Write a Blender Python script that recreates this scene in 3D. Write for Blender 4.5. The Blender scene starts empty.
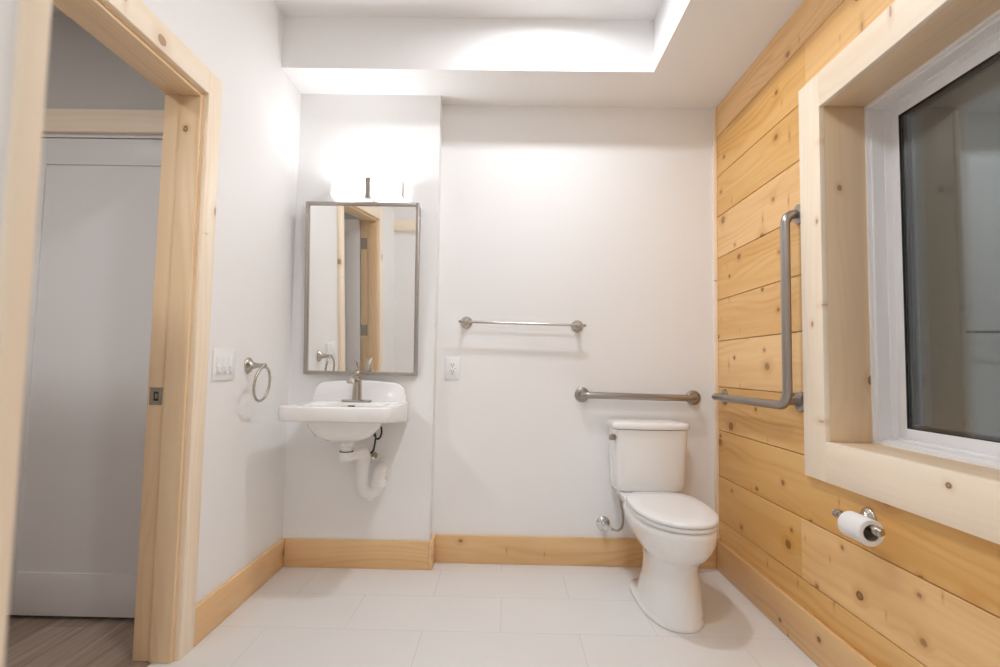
import bpy, bmesh, math, random
from mathutils import Vector, Matrix, Euler
random.seed(11)
S = bpy.context.scene
COL = S.collection
PI = math.pi

# ------------------------------------------------------------------ room measurements (metres)
XL, XR = -1.107, 1.119          # left wall, right wall (board face)
YB, YW = 2.746, 2.847           # boxed-out wall behind the sink, back wall
XB = -0.3656                    # right edge of the boxed-out wall
YS, XT = 2.497, 0.688           # edges of the dropped ceiling border
ZS, ZT = 2.44, 2.70             # low ceiling border, raised tray
YF = 0.328                      # room face of the wall the camera looks through
XH = -1.242                     # hallway face of the left wall

# ------------------------------------------------------------------ materials
def new_mat(name):
    m = bpy.data.materials.new(name); m.use_nodes = True
    nt = m.node_tree; b = nt.nodes['Principled BSDF']
    return m, nt, b

def N(nt, typ, **kw):
    n = nt.nodes.new(typ)
    for k, v in kw.items():
        if k.startswith('i_'):
            key = k[2:]
            n.inputs[int(key) if key.isdigit() else key].default_value = v
        else:
            setattr(n, k, v)
    return n

def math_n(nt, op, a=None, b=None, clamp=False):
    n = nt.nodes.new('ShaderNodeMath'); n.operation = op; n.use_clamp = clamp
    for i, v in enumerate((a, b)):
        if v is None: continue
        if isinstance(v, (int, float)): n.inputs[i].default_value = v
        else: nt.links.new(v, n.inputs[i])
    return n.outputs[0]

def ramp(nt, fac, lo, hi, a=0.0, b=1.0):
    n = nt.nodes.new('ShaderNodeMapRange'); n.interpolation_type = 'SMOOTHSTEP'
    nt.links.new(fac, n.inputs[0])
    for i, v in ((1, lo), (2, hi), (3, a), (4, b)):
        if isinstance(v, (int, float)): n.inputs[i].default_value = v
        else: nt.links.new(v, n.inputs[i])
    return n.outputs[0]

def mixc(nt, fac, a, b, mode='MIX'):
    n = nt.nodes.new('ShaderNodeMix'); n.data_type = 'RGBA'; n.blend_type = mode
    def put(i, v):
        if isinstance(v, (int, float)): n.inputs[i].default_value = v
        elif isinstance(v, tuple): n.inputs[i].default_value = v if len(v) == 4 else (*v, 1)
        else: nt.links.new(v, n.inputs[i])
    put(0, fac); put(6, a); put(7, b)
    return n.outputs[2]

def plain(name, col, rough=0.5, metal=0.0, coat=0.0, noise=0.0, scale=30.0, spec=0.5, bump=0.0):
    m, nt, b = new_mat(name)
    b.inputs['Roughness'].default_value = rough
    b.inputs['Metallic'].default_value = metal
    b.inputs['Coat Weight'].default_value = coat
    b.inputs['Coat Roughness'].default_value = 0.05
    b.inputs['Specular IOR Level'].default_value = spec
    tc = N(nt, 'ShaderNodeTexCoord')
    nz = N(nt, 'ShaderNodeTexNoise'); nz.inputs['Scale'].default_value = scale; nz.inputs['Detail'].default_value = 3
    nt.links.new(tc.outputs['Object'], nz.inputs['Vector'])
    c2 = tuple(max(0, c * (1 - noise)) for c in col)
    nt.links.new(mixc(nt, nz.outputs['Fac'], col, c2), b.inputs['Base Color'])
    if bump:
        bp = N(nt, 'ShaderNodeBump'); bp.inputs['Strength'].default_value = bump; bp.inputs['Distance'].default_value = 0.002
        nt.links.new(nz.outputs['Fac'], bp.inputs['Height']); nt.links.new(bp.outputs[0], b.inputs['Normal'])
    return m

def pine(name, light, mid, knot=(0.22, 0.095, 0.03), gate=0.5, kscale=3.0, rough=0.42, grain=1.0, tint=0.10):
    m, nt, b = new_mat(name)
    L = nt.links
    at = N(nt, 'ShaderNodeAttribute', attribute_name='gc')
    rn = N(nt, 'ShaderNodeAttribute', attribute_name='rnd')
    sp = N(nt, 'ShaderNodeSeparateXYZ'); L.new(at.outputs['Vector'], sp.inputs[0])
    gx, gy, gz = sp.outputs
    def vec(sx, sy, sz):
        mp = N(nt, 'ShaderNodeVectorMath', operation='MULTIPLY'); L.new(at.outputs['Vector'], mp.inputs[0])
        mp.inputs[1].default_value = (sx, sy, sz); return mp.outputs[0]
    def noise(v, scale=1.0, detail=2.0, rough_=0.5):
        n = N(nt, 'ShaderNodeTexNoise'); L.new(v, n.inputs['Vector'])
        n.inputs['Scale'].default_value = scale; n.inputs['Detail'].default_value = detail; n.inputs['Roughness'].default_value = rough_
        return n.outputs['Fac']
    # knots: sparse cells in the plane of the board, each with a dark rim and a browner heart
    wob = noise(vec(45, 45, 45), 1.0, 3.0)
    def knots(sx, sy, sc, r0, r1, gate_, wamp):
        vo = N(nt, 'ShaderNodeTexVoronoi', voronoi_dimensions='2D', feature='F1')
        L.new(vec(sx, sy, 1.0), vo.inputs['Vector']); vo.inputs['Scale'].default_value = sc
        vd = math_n(nt, 'ADD', vo.outputs['Distance'], math_n(nt, 'MULTIPLY', math_n(nt, 'SUBTRACT', wob, 0.5), wamp))
        cs = N(nt, 'ShaderNodeSeparateColor'); L.new(vo.outputs['Color'], cs.inputs[0])
        on = math_n(nt, 'GREATER_THAN', cs.outputs[0], gate_)
        pw = math_n(nt, 'POWER', cs.outputs[1], 2.0)
        kr = math_n(nt, 'MULTIPLY', ramp(nt, pw, 0.0, 1.0, r0 * sc, r1 * sc), on)
        kin = math_n(nt, 'MULTIPLY', ramp(nt, vd, math_n(nt, 'MULTIPLY', kr, 0.6), math_n(nt, 'ADD', math_n(nt, 'MULTIPLY', kr, 1.15), 0.0005), 1.0, 0.0), on)
        rim = math_n(nt, 'MULTIPLY', ramp(nt, math_n(nt, 'ABSOLUTE', math_n(nt, 'SUBTRACT', vd, kr)), 0.0, 0.0042 * sc, 1.0, 0.0), math_n(nt, 'MULTIPLY', on, ramp(nt, cs.outputs[2], 0.2, 0.8, 0.25, 1.0)))
        halo = math_n(nt, 'MULTIPLY', ramp(nt, vd, math_n(nt, 'MULTIPLY', kr, 0.8), math_n(nt, 'ADD', math_n(nt, 'MULTIPLY', kr, 4.0), 0.001), 1.0, 0.0), on)
        return kin, rim, halo
    kin, ring, halo = knots(0.78, 1.0, kscale, 0.0060, 0.0170, gate, 0.022 * kscale / 3)
    kin2, ring2, halo2 = knots(1.9, 0.62, kscale * 0.9, 0.004, 0.011, min(0.92, gate + 0.38), 0.03)
    # growth rings seen as long lines that swerve round the knots
    slow = noise(vec(0.9, 5.0, 5.0), 1.0, 1.5)
    ph = math_n(nt, 'ADD', math_n(nt, 'MULTIPLY', math_n(nt, 'ADD', gy, math_n(nt, 'MULTIPLY', gz, 0.8)), 170.0),
                math_n(nt, 'ADD', math_n(nt, 'MULTIPLY', slow, 60.0), math_n(nt, 'MULTIPLY', halo, 7.0)))
    band = math_n(nt, 'MULTIPLY', math_n(nt, 'ADD', math_n(nt, 'SINE', ph), 1.0), 0.5)
    band = math_n(nt, 'POWER', band, 2.2)
    pres = noise(vec(0.7, 9.0, 9.0), 1.0, 1.0)
    band = math_n(nt, 'MULTIPLY', band, ramp(nt, pres, 0.35, 0.7, 0.1, 1.0))
    fib = noise(vec(5.0, 260.0, 260.0), 1.0, 2.0)
    brd = noise(vec(0.8, 11.0, 11.0), 1.0, 3.0, 0.55)
    fac = math_n(nt, 'ADD', math_n(nt, 'MULTIPLY', band, 0.42 * grain),
                 math_n(nt, 'ADD', math_n(nt, 'MULTIPLY', math_n(nt, 'SUBTRACT', fib, 0.5), 0.30 * grain),
                        ramp(nt, brd, 0.3, 0.75, 0.0, 0.55 * grain)), clamp=True)
    c = mixc(nt, fac, light, mid)
    c = mixc(nt, math_n(nt, 'MULTIPLY', halo, 0.40), c, (mid[0] * 0.80, mid[1] * 0.66, mid[2] * 0.55))
    c = mixc(nt, math_n(nt, 'MULTIPLY', halo2, 0.35), c, (mid[0] * 0.82, mid[1] * 0.66, mid[2] * 0.55))
    c = mixc(nt, math_n(nt, 'MULTIPLY', kin2, 0.55), c, (0.36, 0.15, 0.05))
    heart = mixc(nt, wob, tuple(x * 0.8 for x in knot), (knot[0] * 1.9, knot[1] * 2.0, knot[2] * 2.0))
    c = mixc(nt, math_n(nt, 'MULTIPLY', kin, 0.82), c, heart)
    c = mixc(nt, math_n(nt, 'MULTIPLY', ring, 0.9), c, tuple(x * 0.40 for x in knot))
    hs = N(nt, 'ShaderNodeHueSaturation'); L.new(c, hs.inputs['Color'])
    L.new(ramp(nt, rn.outputs['Fac'], 0.0, 1.0, 1.0 - tint, 1.0 + tint * 0.6), hs.inputs['Value'])
    L.new(ramp(nt, rn.outputs['Fac'], 0.0, 1.0, 1.0 + tint, 1.0 - tint * 0.6), hs.inputs['Saturation'])
    L.new(hs.outputs[0], b.inputs['Base Color'])
    b.inputs['Roughness'].default_value = rough
    b.inputs['Specular IOR Level'].default_value = 0.4
    bp = N(nt, 'ShaderNodeBump'); bp.inputs['Strength'].default_value = 0.08; bp.inputs['Distance'].default_value = 0.001
    L.new(fib, bp.inputs['Height']); L.new(bp.outputs[0], b.inputs['Normal'])
    return m

def emis(name, col, strength):
    m, nt, b = new_mat(name)
    b.inputs['Base Color'].default_value = (*col, 1)
    b.inputs['Emission Color'].default_value = (*col, 1)
    b.inputs['Emission Strength'].default_value = strength
    b.inputs['Roughness'].default_value = 0.3
    return m

def tile_mat():
    m, nt, b = new_mat('porcelain_floor_tile'); L = nt.links
    tc = N(nt, 'ShaderNodeTexCoord')
    mp = N(nt, 'ShaderNodeMapping'); L.new(tc.outputs['Object'], mp.inputs['Vector'])
    mp.inputs['Location'].default_value = (0.3 + 6.0, -2.119 + 3.1, 0)
    br = N(nt, 'ShaderNodeTexBrick'); L.new(mp.outputs[0], br.inputs['Vector'])
    br.offset = 0.5; br.offset_frequency = 2; br.squash = 1.0
    br.inputs['Scale'].default_value = 1.0
    br.inputs['Brick Width'].default_value = 0.60; br.inputs['Row Height'].default_value = 0.31
    br.inputs['Mortar Size'].default_value = 0.0012; br.inputs['Mortar Smooth'].default_value = 0.2; br.inputs['Bias'].default_value = 0.0
    br.inputs['Color1'].default_value = (0.800, 0.785, 0.765, 1); br.inputs['Color2'].default_value = (0.775, 0.760, 0.742, 1)
    br.inputs['Mortar'].default_value = (0.56, 0.54, 0.52, 1)
    nz = N(nt, 'ShaderNodeTexNoise'); L.new(tc.outputs['Object'], nz.inputs['Vector'])
    nz.inputs['Scale'].default_value = 3.0; nz.inputs['Detail'].default_value = 6
    st = N(nt, 'ShaderNodeTexNoise'); L.new(tc.outputs['Object'], st.inputs['Vector']); st.inputs['Scale'].default_value = 240; st.inputs['Detail'].default_value = 1
    c = mixc(nt, ramp(nt, nz.outputs['Fac'], 0.35, 0.7, 0.0, 0.5), br.outputs['Color'], (0.76, 0.74, 0.72))
    c = mixc(nt, ramp(nt, st.outputs['Fac'], 0.45, 0.8, 0.0, 0.25), c, (0.66, 0.64, 0.62))
    L.new(c, b.inputs['Base Color'])
    b.inputs['Roughness'].default_value = 0.42
    bp = N(nt, 'ShaderNodeBump'); bp.inputs['Strength'].default_value = 0.3; bp.inputs['Distance'].default_value = 0.001
    inv = math_n(nt, 'SUBTRACT', 1.0, br.outputs['Fac'])
    L.new(inv, bp.inputs['Height']); L.new(bp.outputs[0], b.inputs['Normal'])
    return m

def plank_mat():
    m, nt, b = new_mat('brown_plank_floor'); L = nt.links
    tc = N(nt, 'ShaderNodeTexCoord')
    rot = N(nt, 'ShaderNodeMapping'); L.new(tc.outputs['Object'], rot.inputs['Vector'])
    rot.inputs['Rotation'].default_value = (0, 0, -PI / 2); rot.inputs['Location'].default_value = (0.31, 0.07, 0)
    br = N(nt, 'ShaderNodeTexBrick'); L.new(rot.outputs[0], br.inputs['Vector'])
    br.offset = 0.37; br.inputs['Scale'].default_value = 1.0
    br.inputs['Brick Width'].default_value = 1.2; br.inputs['Row Height'].default_value = 0.15
    br.inputs['Mortar Size'].default_value = 0.0008; br.inputs['Bias'].default_value = 0.0
    br.inputs['Color1'].default_value = (0.32, 0.23, 0.17, 1); br.inputs['Color2'].default_value = (0.62, 0.50, 0.41, 1)
    br.inputs['Mortar'].default_value = (0.06, 0.04, 0.03, 1)
    sc = N(nt, 'ShaderNodeMapping'); L.new(tc.outputs['Object'], sc.inputs['Vector']); sc.inputs['Scale'].default_value = (60, 3, 1)
    nz = N(nt, 'ShaderNodeTexNoise'); L.new(sc.outputs[0], nz.inputs['Vector']); nz.inputs['Scale'].default_value = 1.0; nz.inputs['Detail'].default_value = 4
    c = mixc(nt, ramp(nt, nz.outputs['Fac'], 0.35, 0.7, 0.0, 0.55), br.outputs['Color'], (0.24, 0.17, 0.125))
    L.new(c, b.inputs['Base Color']); b.inputs['Roughness'].default_value = 0.4
    return m

def brushed(name, col, rough):
    m, nt, b = new_mat(name); L = nt.links
    tc = N(nt, 'ShaderNodeTexCoord')
    nz = N(nt, 'ShaderNodeTexNoise'); L.new(tc.outputs['Object'], nz.inputs['Vector']); nz.inputs['Scale'].default_value = 180; nz.inputs['Detail'].default_value = 2
    L.new(ramp(nt, nz.outputs['Fac'], 0.2, 0.8, rough * 0.93, rough * 1.07), b.inputs['Roughness'])
    L.new(mixc(nt, nz.outputs['Fac'], col, tuple(c * 0.93 for c in col)), b.inputs['Base Color'])
    b.inputs['Metallic'].default_value = 1.0
    return m

def glass_mat():
    m, nt, b = new_mat('window_pane_glass')
    b.inputs['Base Color'].default_value = (0.92, 0.97, 0.96, 1)
    b.inputs['Roughness'].default_value = 0.012
    b.inputs['IOR'].default_value = 1.7
    b.inputs['Transmission Weight'].default_value = 1.0
    return m

M = dict(
    wall=plain('white_wall_paint', (0.87, 0.865, 0.86), 0.65, noise=0.012, scale=2.0, spec=0.3),
    ceil=plain('white_ceiling_paint', (0.87, 0.865, 0.86), 0.75, noise=0.01, scale=2.0, spec=0.2),
    hall=plain('hall_wall_paint', (0.62, 0.60, 0.575), 0.7, noise=0.02, scale=2.0, spec=0.2),
    door=plain('white_door_paint', (0.80, 0.79, 0.79), 0.4, noise=0.015, scale=4.0),
    boards=pine('pine_wall_boards', (0.885, 0.575, 0.262), (0.71, 0.375, 0.128), gate=0.12, kscale=4.6),
    base=pine('pine_baseboard', (0.81, 0.555, 0.30), (0.68, 0.40, 0.175), gate=0.18, kscale=3.6),
    casing=pine('pale_pine_casing', (0.94, 0.82, 0.665), (0.86, 0.68, 0.47), knot=(0.33, 0.16, 0.06), gate=0.30, kscale=3.0, grain=0.8, tint=0.05),
    jamb=pine('pine_door_jamb', (0.86, 0.665, 0.44), (0.75, 0.505, 0.285), knot=(0.33, 0.16, 0.06), gate=0.7, kscale=2.4, grain=1.0, tint=0.05),
    clear=pine('clear_pale_pine', (0.94, 0.82, 0.665), (0.86, 0.68, 0.47), gate=0.93, kscale=3.0, grain=0.8, tint=0.05),
    shaded_lining=pine('shade_toned_lining_pine', (0.85, 0.67, 0.46), (0.76, 0.53, 0.32), knot=(0.30, 0.14, 0.06), gate=0.35, kscale=3.0, grain=0.8, tint=0.05),  # casing pine toned darker, the window reveal's shade put into the colour
    tile=tile_mat(), plank=plank_mat(),
    vinyl=plain('white_vinyl', (0.84, 0.835, 0.84), 0.35, noise=0.01, scale=5),
    gasket=plain('black_glazing_gasket', (0.015, 0.016, 0.018), 0.5, noise=0.1),
    spacer=plain('grey_glazing_spacer', (0.25, 0.27, 0.29), 0.4, noise=0.1),
    glass=glass_mat(),
    china=plain('white_vitreous_china', (0.885, 0.88, 0.872), 0.12, coat=0.5, noise=0.01, scale=3),
    seatp=plain('white_seat_plastic', (0.87, 0.865, 0.86), 0.22, noise=0.01, scale=3),
    pvc=plain('white_pvc', (0.89, 0.888, 0.885), 0.3, noise=0.02, scale=6),
    plate=plain('white_switch_plastic', (0.86, 0.86, 0.87), 0.3, noise=0.01, scale=8),
    slot=plain('dark_slot', (0.03, 0.03, 0.03), 0.6, noise=0.2),
    rubber=plain('black_rubber', (0.02, 0.02, 0.02), 0.5, noise=0.2),
    paper=plain('toilet_tissue', (0.87, 0.86, 0.855), 0.9, noise=0.03, scale=90, spec=0.1, bump=0.2),
    card=plain('grey_cardboard', (0.36, 0.33, 0.30), 0.85, noise=0.1, scale=60),
    nickel=brushed('brushed_nickel', (0.53, 0.485, 0.43), 0.25),
    steel=brushed('brushed_stainless_steel', (0.40, 0.37, 0.345), 0.30),
    frame=brushed('brushed_mirror_frame', (0.46, 0.42, 0.385), 0.34),
    chrome=plain('polished_chrome', (0.72, 0.73, 0.74), 0.12, metal=1.0, noise=0.02),
    brass=plain('brass_fitting', (0.48, 0.38, 0.22), 0.3, metal=1.0, noise=0.1),
    mirror=plain('silvered_mirror', (0.93, 0.94, 0.93), 0.0, metal=1.0, noise=0.0),
    hose=plain('grey_braided_hose', (0.16, 0.16, 0.17), 0.4, metal=0.6, noise=0.5, scale=400),
    lamp=emis('ceiling_lamp_diffuser', (0.935, 0.975, 1.04), 30.0),
    near_lamp=emis('near_ceiling_lamp_diffuser', (0.935, 0.975, 1.04), 82.0),
    lobby_fill=emis('lobby_fill_diffuser', (0.95, 0.98, 1.02), 62.0),  # glow of a lamp added behind the camera to fill the room
    hall_fill=emis('hall_fill_diffuser', (1.0, 0.98, 0.97), 125.0),  # glow of an unseen lamp added to lift the hallway
    shade=emis('opal_glass_shade', (0.96, 0.985, 1.02), 2.3),
)

# ------------------------------------------------------------------ mesh helpers
class MB:
    def __init__(self):
        self.v = []; self.f = []; self.gc = []; self.rn = []; self.smooth = []
    def add(self, bm, gcf=None, rnd=0.5, smooth=False):
        bm.verts.ensure_lookup_table(); bm.verts.index_update()
        o = len(self.v)
        for v in bm.verts:
            self.v.append(v.co.copy()); self.gc.append(gcf(v.co) if gcf else v.co.copy()); self.rn.append(rnd)
        for f in bm.faces:
            self.f.append([o + v.index for v in f.verts]); self.smooth.append(smooth)
        bm.free()
    def raw(self, vs, fs, smooth=True):
        o = len(self.v)
        for v in vs:
            self.v.append(Vector(v)); self.gc.append(Vector(v)); self.rn.append(0.5)
        for f in fs:
            self.f.append([o + i for i in f]); self.smooth.append(smooth)
    # --- shapes
    def box(self, x0, x1, y0, y1, z0, z1, bev=0.0, axis=None, seg=2, rnd=None, mat4=None):
        bm = bmesh.new()
        bmesh.ops.create_cube(bm, size=1.0)
        for v in bm.verts:
            v.co = Vector((x0 if v.co.x < 0 else x1, y0 if v.co.y < 0 else y1, z0 if v.co.z < 0 else z1))
        if bev:
            bmesh.ops.bevel(bm, geom=bm.edges[:], offset=bev, segments=seg, profile=0.5, affect='EDGES', clamp_overlap=True)
        ext = [x1 - x0, y1 - y0, z1 - z0]
        a = 'XYZ'.index(axis) if axis else ext.index(max(ext))
        rest = sorted([i for i in range(3) if i != a], key=lambda i: -ext[i])
        off = Vector((random.uniform(0, 40), random.uniform(0, 40), random.uniform(0, 40)))
        gcf = lambda co: Vector((co[a], co[rest[0]], co[rest[1]])) + off
        rr = random.random() if rnd is None else rnd
        o = len(self.v)
        self.add(bm, gcf, rr, False)
        if mat4:
            for i in range(o, len(self.v)): self.v[i] = mat4 @ self.v[i]
        return self
    def loft(self, rings, cap0=True, cap1=True, smooth=True, closed=True):
        n = len(rings[0]); vs = [p for r in rings for p in r]; fs = []
        for i in range(len(rings) - 1):
            for j in range(n if closed else n - 1):
                k = (j + 1) % n
                fs.append([i * n + j, i * n + k, (i + 1) * n + k, (i + 1) * n + j])
        if cap0: fs.append(list(range(n))[::-1])
        if cap1: fs.append([(len(rings) - 1) * n + j for j in range(n)])
        self.raw(vs, fs, smooth); return self
    def lathe(self, prof, M4, n=40, cap0=True, cap1=True):
        rings = [[M4 @ Vector((r * math.cos(2 * PI * j / n), r * math.sin(2 * PI * j / n), z)) for j in range(n)] for r, z in prof]
        return self.loft(rings, cap0, cap1)
    def tube(self, pts, r, n=20, cap=True):
        pts = [Vector(p) for p in pts]
        rad = r if isinstance(r, (list, tuple)) else [r] * len(pts)
        t = (pts[1] - pts[0]).normalized()
        u = t.cross(Vector((0, 0, 1)))
        if u.length < 1e-3: u = t.cross(Vector((1, 0, 0)))
        u.normalize(); rings = []
        for i, p in enumerate(pts):
            if i == 0: d = pts[1] - p
            elif i == len(pts) - 1: d = p - pts[i - 1]
            else: d = (pts[i + 1] - p).normalized() + (p - pts[i - 1]).normalized()
            d.normalize()
            u = (u - d * u.dot(d)).normalized(); w = d.cross(u)
            rings.append([p + (u * math.cos(2 * PI * j / n) + w * math.sin(2 * PI * j / n)) * rad[i] for j in range(n)])
        return self.loft(rings, cap, cap)
    def torus(self, c, R, r, ax1, ax2, n=64, m=14):
        ax1, ax2, c = Vector(ax1).normalized(), Vector(ax2).normalized(), Vector(c); nn = ax1.cross(ax2)
        vs, fs = [], []
        for i in range(n):
            a = 2 * PI * i / n; d = ax1 * math.cos(a) + ax2 * math.sin(a)
            for j in range(m):
                b = 2 * PI * j / m
                vs.append(c + d * (R + r * math.cos(b)) + nn * r * math.sin(b))
        for i in range(n):
            for j in range(m):
                fs.append([i * m + j, ((i + 1) % n) * m + j, ((i + 1) % n) * m + (j + 1) % m, i * m + (j + 1) % m])
        self.raw(vs, fs); return self
    def build(self, name, mat, parent=None, sharp=35):
        me = bpy.data.meshes.new(name)
        me.from_pydata([tuple(v) for v in self.v], [], self.f)
        me.update()
        a = me.attributes.new('gc', 'FLOAT_VECTOR', 'POINT'); a.data.foreach_set('vector', [c for v in self.gc for c in v])
        a = me.attributes.new('rnd', 'FLOAT', 'POINT'); a.data.foreach_set('value', self.rn)
        bm = bmesh.new(); bm.from_mesh(me); bmesh.ops.recalc_face_normals(bm, faces=bm.faces); bm.to_mesh(me); bm.free()
        me.polygons.foreach_set('use_smooth', [True] * len(me.polygons))
        me.set_sharp_from_angle(angle=math.radians(sharp))
        me.materials.append(mat)
        ob = bpy.data.objects.new(name, me); COL.objects.link(ob)
        if parent:
            ob.parent = parent
            if parent.type == 'EMPTY' or True:
                ob.matrix_parent_inverse = parent_world(parent).inverted()
        return ob

def parent_world(o):
    m = o.matrix_basis.copy()
    if o.parent: m = parent_world(o.parent) @ o.matrix_parent_inverse @ m
    return m

def tag(o, label, cat, group=None, kind=None):
    o['label'] = label; o['category'] = cat
    if group: o['group'] = group
    if kind: o['kind'] = kind
    return o

def empty(name, loc, label, cat, group=None, kind=None):
    o = bpy.data.objects.new(name, None); COL.objects.link(o); o.location = loc
    o.empty_display_size = 0.05
    return tag(o, label, cat, group, kind)

def rrect(cx, cy, hx, hy, r, n=64, r2=None):
    """rounded rectangle sampled at matched angles; r2 = radius of the +y corners"""
    out = []
    for i in range(n):
        a = 2 * PI * (i + 0.5) / n
        dx, dy = math.cos(a), math.sin(a)
        # use warped angles so that corners get points
        dx *= hx; dy *= hy
        rr = min((r2 if (r2 is not None and dy > 0) else r), hx * 0.999, hy * 0.999)
        lo, hi = 0.0, 2.0
        for _ in range(40):
            t = (lo + hi) / 2; x, y = abs(dx * t), abs(dy * t)
            qx, qy = x - (hx - rr), y - (hy - rr)
            sd = math.hypot(max(qx, 0), max(qy, 0)) + min(max(qx, qy), 0) - rr
            if sd < 0: lo = t
            else: hi = t
        out.append((cx + dx * lo, cy + dy * lo))
    return out

def egg(xc, yf, yb, hw, nb=3.2, n=72, split=0.56, nf=2.0):
    yc = yf + split * (yb - yf); out = []
    for i in range(n):
        a = 2 * PI * i / n; c, s = math.cos(a), math.sin(a)
        e = nf if s < 0 else nb
        x = math.copysign(abs(c) ** (2 / e), c) * hw
        y = (-(abs(s) ** (2 / e)) * (yc - yf)) if s < 0 else (abs(s) ** (2 / e)) * (yb - yc)
        out.append((xc + x, yc + y))
    return out

def at_z(pts, z): return [Vector((x, y, z)) for x, y in pts]

def arc(c, a0, a1, R, u, v, n=10):
    c, u, v = Vector(c), Vector(u), Vector(v)
    return [c + u * R * math.cos(a0 + (a1 - a0) * i / n) + v * R * math.sin(a0 + (a1 - a0) * i / n) for i in range(n + 1)]

def face_to(p, d):
    """matrix that puts local z along d at point p"""
    return Matrix.Translation(Vector(p)) @ Vector(d).to_track_quat('Z', 'Y').to_matrix().to_4x4()

# ------------------------------------------------------------------ the room
ST = 'structure'
def struct(mb, name, mat, label, cat): return tag(mb.build(name, mat), label, cat, kind=ST)

struct(MB().box(XH + 0.07, XR + 0.2, -1.4, YW + 0.1, -0.06, 0.0), 'floor', M['tile'],
       'pale grey large format porcelain tile floor of the washroom', 'floor')
struct(MB().box(-3.0, XH + 0.07, -1.4, 2.30, -0.06, -0.001), 'floor_hall', M['plank'],
       'brown wood plank floor of the hallway beyond the doorway', 'floor')

JY0, JY1, JZ = 0.95, 1.865, 1.976      # faces of the door jambs
w = MB()
w.box(XH, XL, JY1 + 0.02, YW + 0.1, 0, ZT + 0.05)
w.box(XH, XL, -1.4, JY0 - 0.02, 0, ZT + 0.05)
w.box(XH, XL, JY0 - 0.02, JY1 + 0.02, JZ + 0.02, ZT + 0.05)
struct(w, 'wall_left', M['wall'], 'white painted left wall with the doorway cut through it', 'wall')
struct(MB().box(XB - 0.05, XR + 0.2, YW, YW + 0.1, 0, ZT + 0.05), 'wall_back', M['wall'],
       'white painted back wall behind the toilet and towel bar', 'wall')
struct(MB().box(XL, XB, YB, YW + 0.1, 0, ZT + 0.05), 'wall_sink', M['wall'],
       'white boxed-out wall section behind the sink and mirror', 'wall')

# right wall: plank boards around the window opening
WY0, WY1, WZ0, WZ1 = 0.80, 1.866, 0.78, 1.96      # clear opening inside the casing
w = MB()
gro = [0.0, 0.249, 0.473, 0.708, 0.932, 1.170, 1.387, 1.610, 1.832, 2.050, 2.270, ZS]
BX0, BX1 = XR, XR + 0.019
def boardrow(z0, z1, ys):
    for a, b in zip(ys[:-1], ys[1:]):
        w.box(BX0, BX1, a, b, z0 + 0.0017, z1 - 0.0017, 0.0016, 'Y', 1)
for i in range(len(gro) - 1):
    z0, z1 = gro[i], gro[i + 1]
    if z1 <= WZ0 - 0.05 or z0 >= WZ1 + 0.05:
        j = {0: 1.35, 1: 2.06, 2: 0.9, 9: 1.985, 10: 1.15}.get(i)
        boardrow(z0, z1, [YF, j, YW] if j else [YF, YW])
    else:
        boardrow(z0, z1, [WY1 + 0.03, YW]); boardrow(z0, z1, [YF, WY0 - 0.03])
struct(w, 'wall_right', M['boards'], 'right wall clad in horizontal knotty pine boards', 'wall')
w = MB()
X0, X1 = BX1, 1.42
w.box(X0, X1, WY1 + 0.02, YW + 0.1, 0, ZT + 0.05); w.box(X0, X1, -1.4, WY0 - 0.02, 0, ZT + 0.05)
w.box(X0, X1, WY0 - 0.02, WY1 + 0.02, 0, WZ0 - 0.02); w.box(X0, X1, WY0 - 0.02, WY1 + 0.02, WZ1 + 0.02, ZT + 0.05)
struct(w, 'wall_right_core', M['wall'], 'wall core behind the pine boards around the window', 'wall')

# the wall the camera looks through, and the small lobby behind it
OX0, OX1 = -0.317, 0.78
w = MB()
w.box(XL, OX0, 0.19, YF, 0, ZT + 0.05); w.box(OX1, X1, 0.19, YF, 0, ZT + 0.05); w.box(OX0, OX1, 0.19, YF, 2.41, ZT + 0.05)
struct(w, 'wall_front', M['wall'], 'white wall at the near end of the room with a cased opening', 'wall')
struct(MB().box(XL, X1, -1.5, -1.4, 0, ZS), 'wall_lobby', M['wall'], 'white wall of the lobby at the near end', 'wall')
w = MB()
w.box(-0.412, -0.3125, YF, YF + 0.02, 0, 2.41, 0.002, 'Z'); w.box(0.775, 0.875, YF, YF + 0.02, 0, 2.41, 0.002, 'Z')
struct(w, 'trim_1', M['clear'], 'pale pine casing of the near opening, blurred upright at the left edge', 'trim')

struct(MB().box(XL, -0.415, YF, YF + 0.024, 1.955, 2.055, 0.002, 'X'), 'trim_4', M['casing'], 'pine ledger board high on the near wall, seen in the mirror', 'trim')

# ceiling: low border round a raised tray
w = MB()
TY0 = 0.50
w.box(XL, X1, YS, YW + 0.1, ZS, ZT + 0.06); w.box(XT, X1, TY0, YS, ZS, ZT + 0.06); w.box(XL, X1, -1.4, TY0, ZS, ZT + 0.06)
w.box(XL, XT, TY0, YS, ZT, ZT + 0.06)
struct(w, 'ceiling', M['ceil'], 'white ceiling with a low border around a raised tray', 'ceiling')
struct(MB().box(-3.0, XH, -1.4, 2.30, ZS, ZS + 0.06), 'ceiling_hall', M['hall'], 'hallway ceiling beyond the doorway', 'ceiling')

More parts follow.
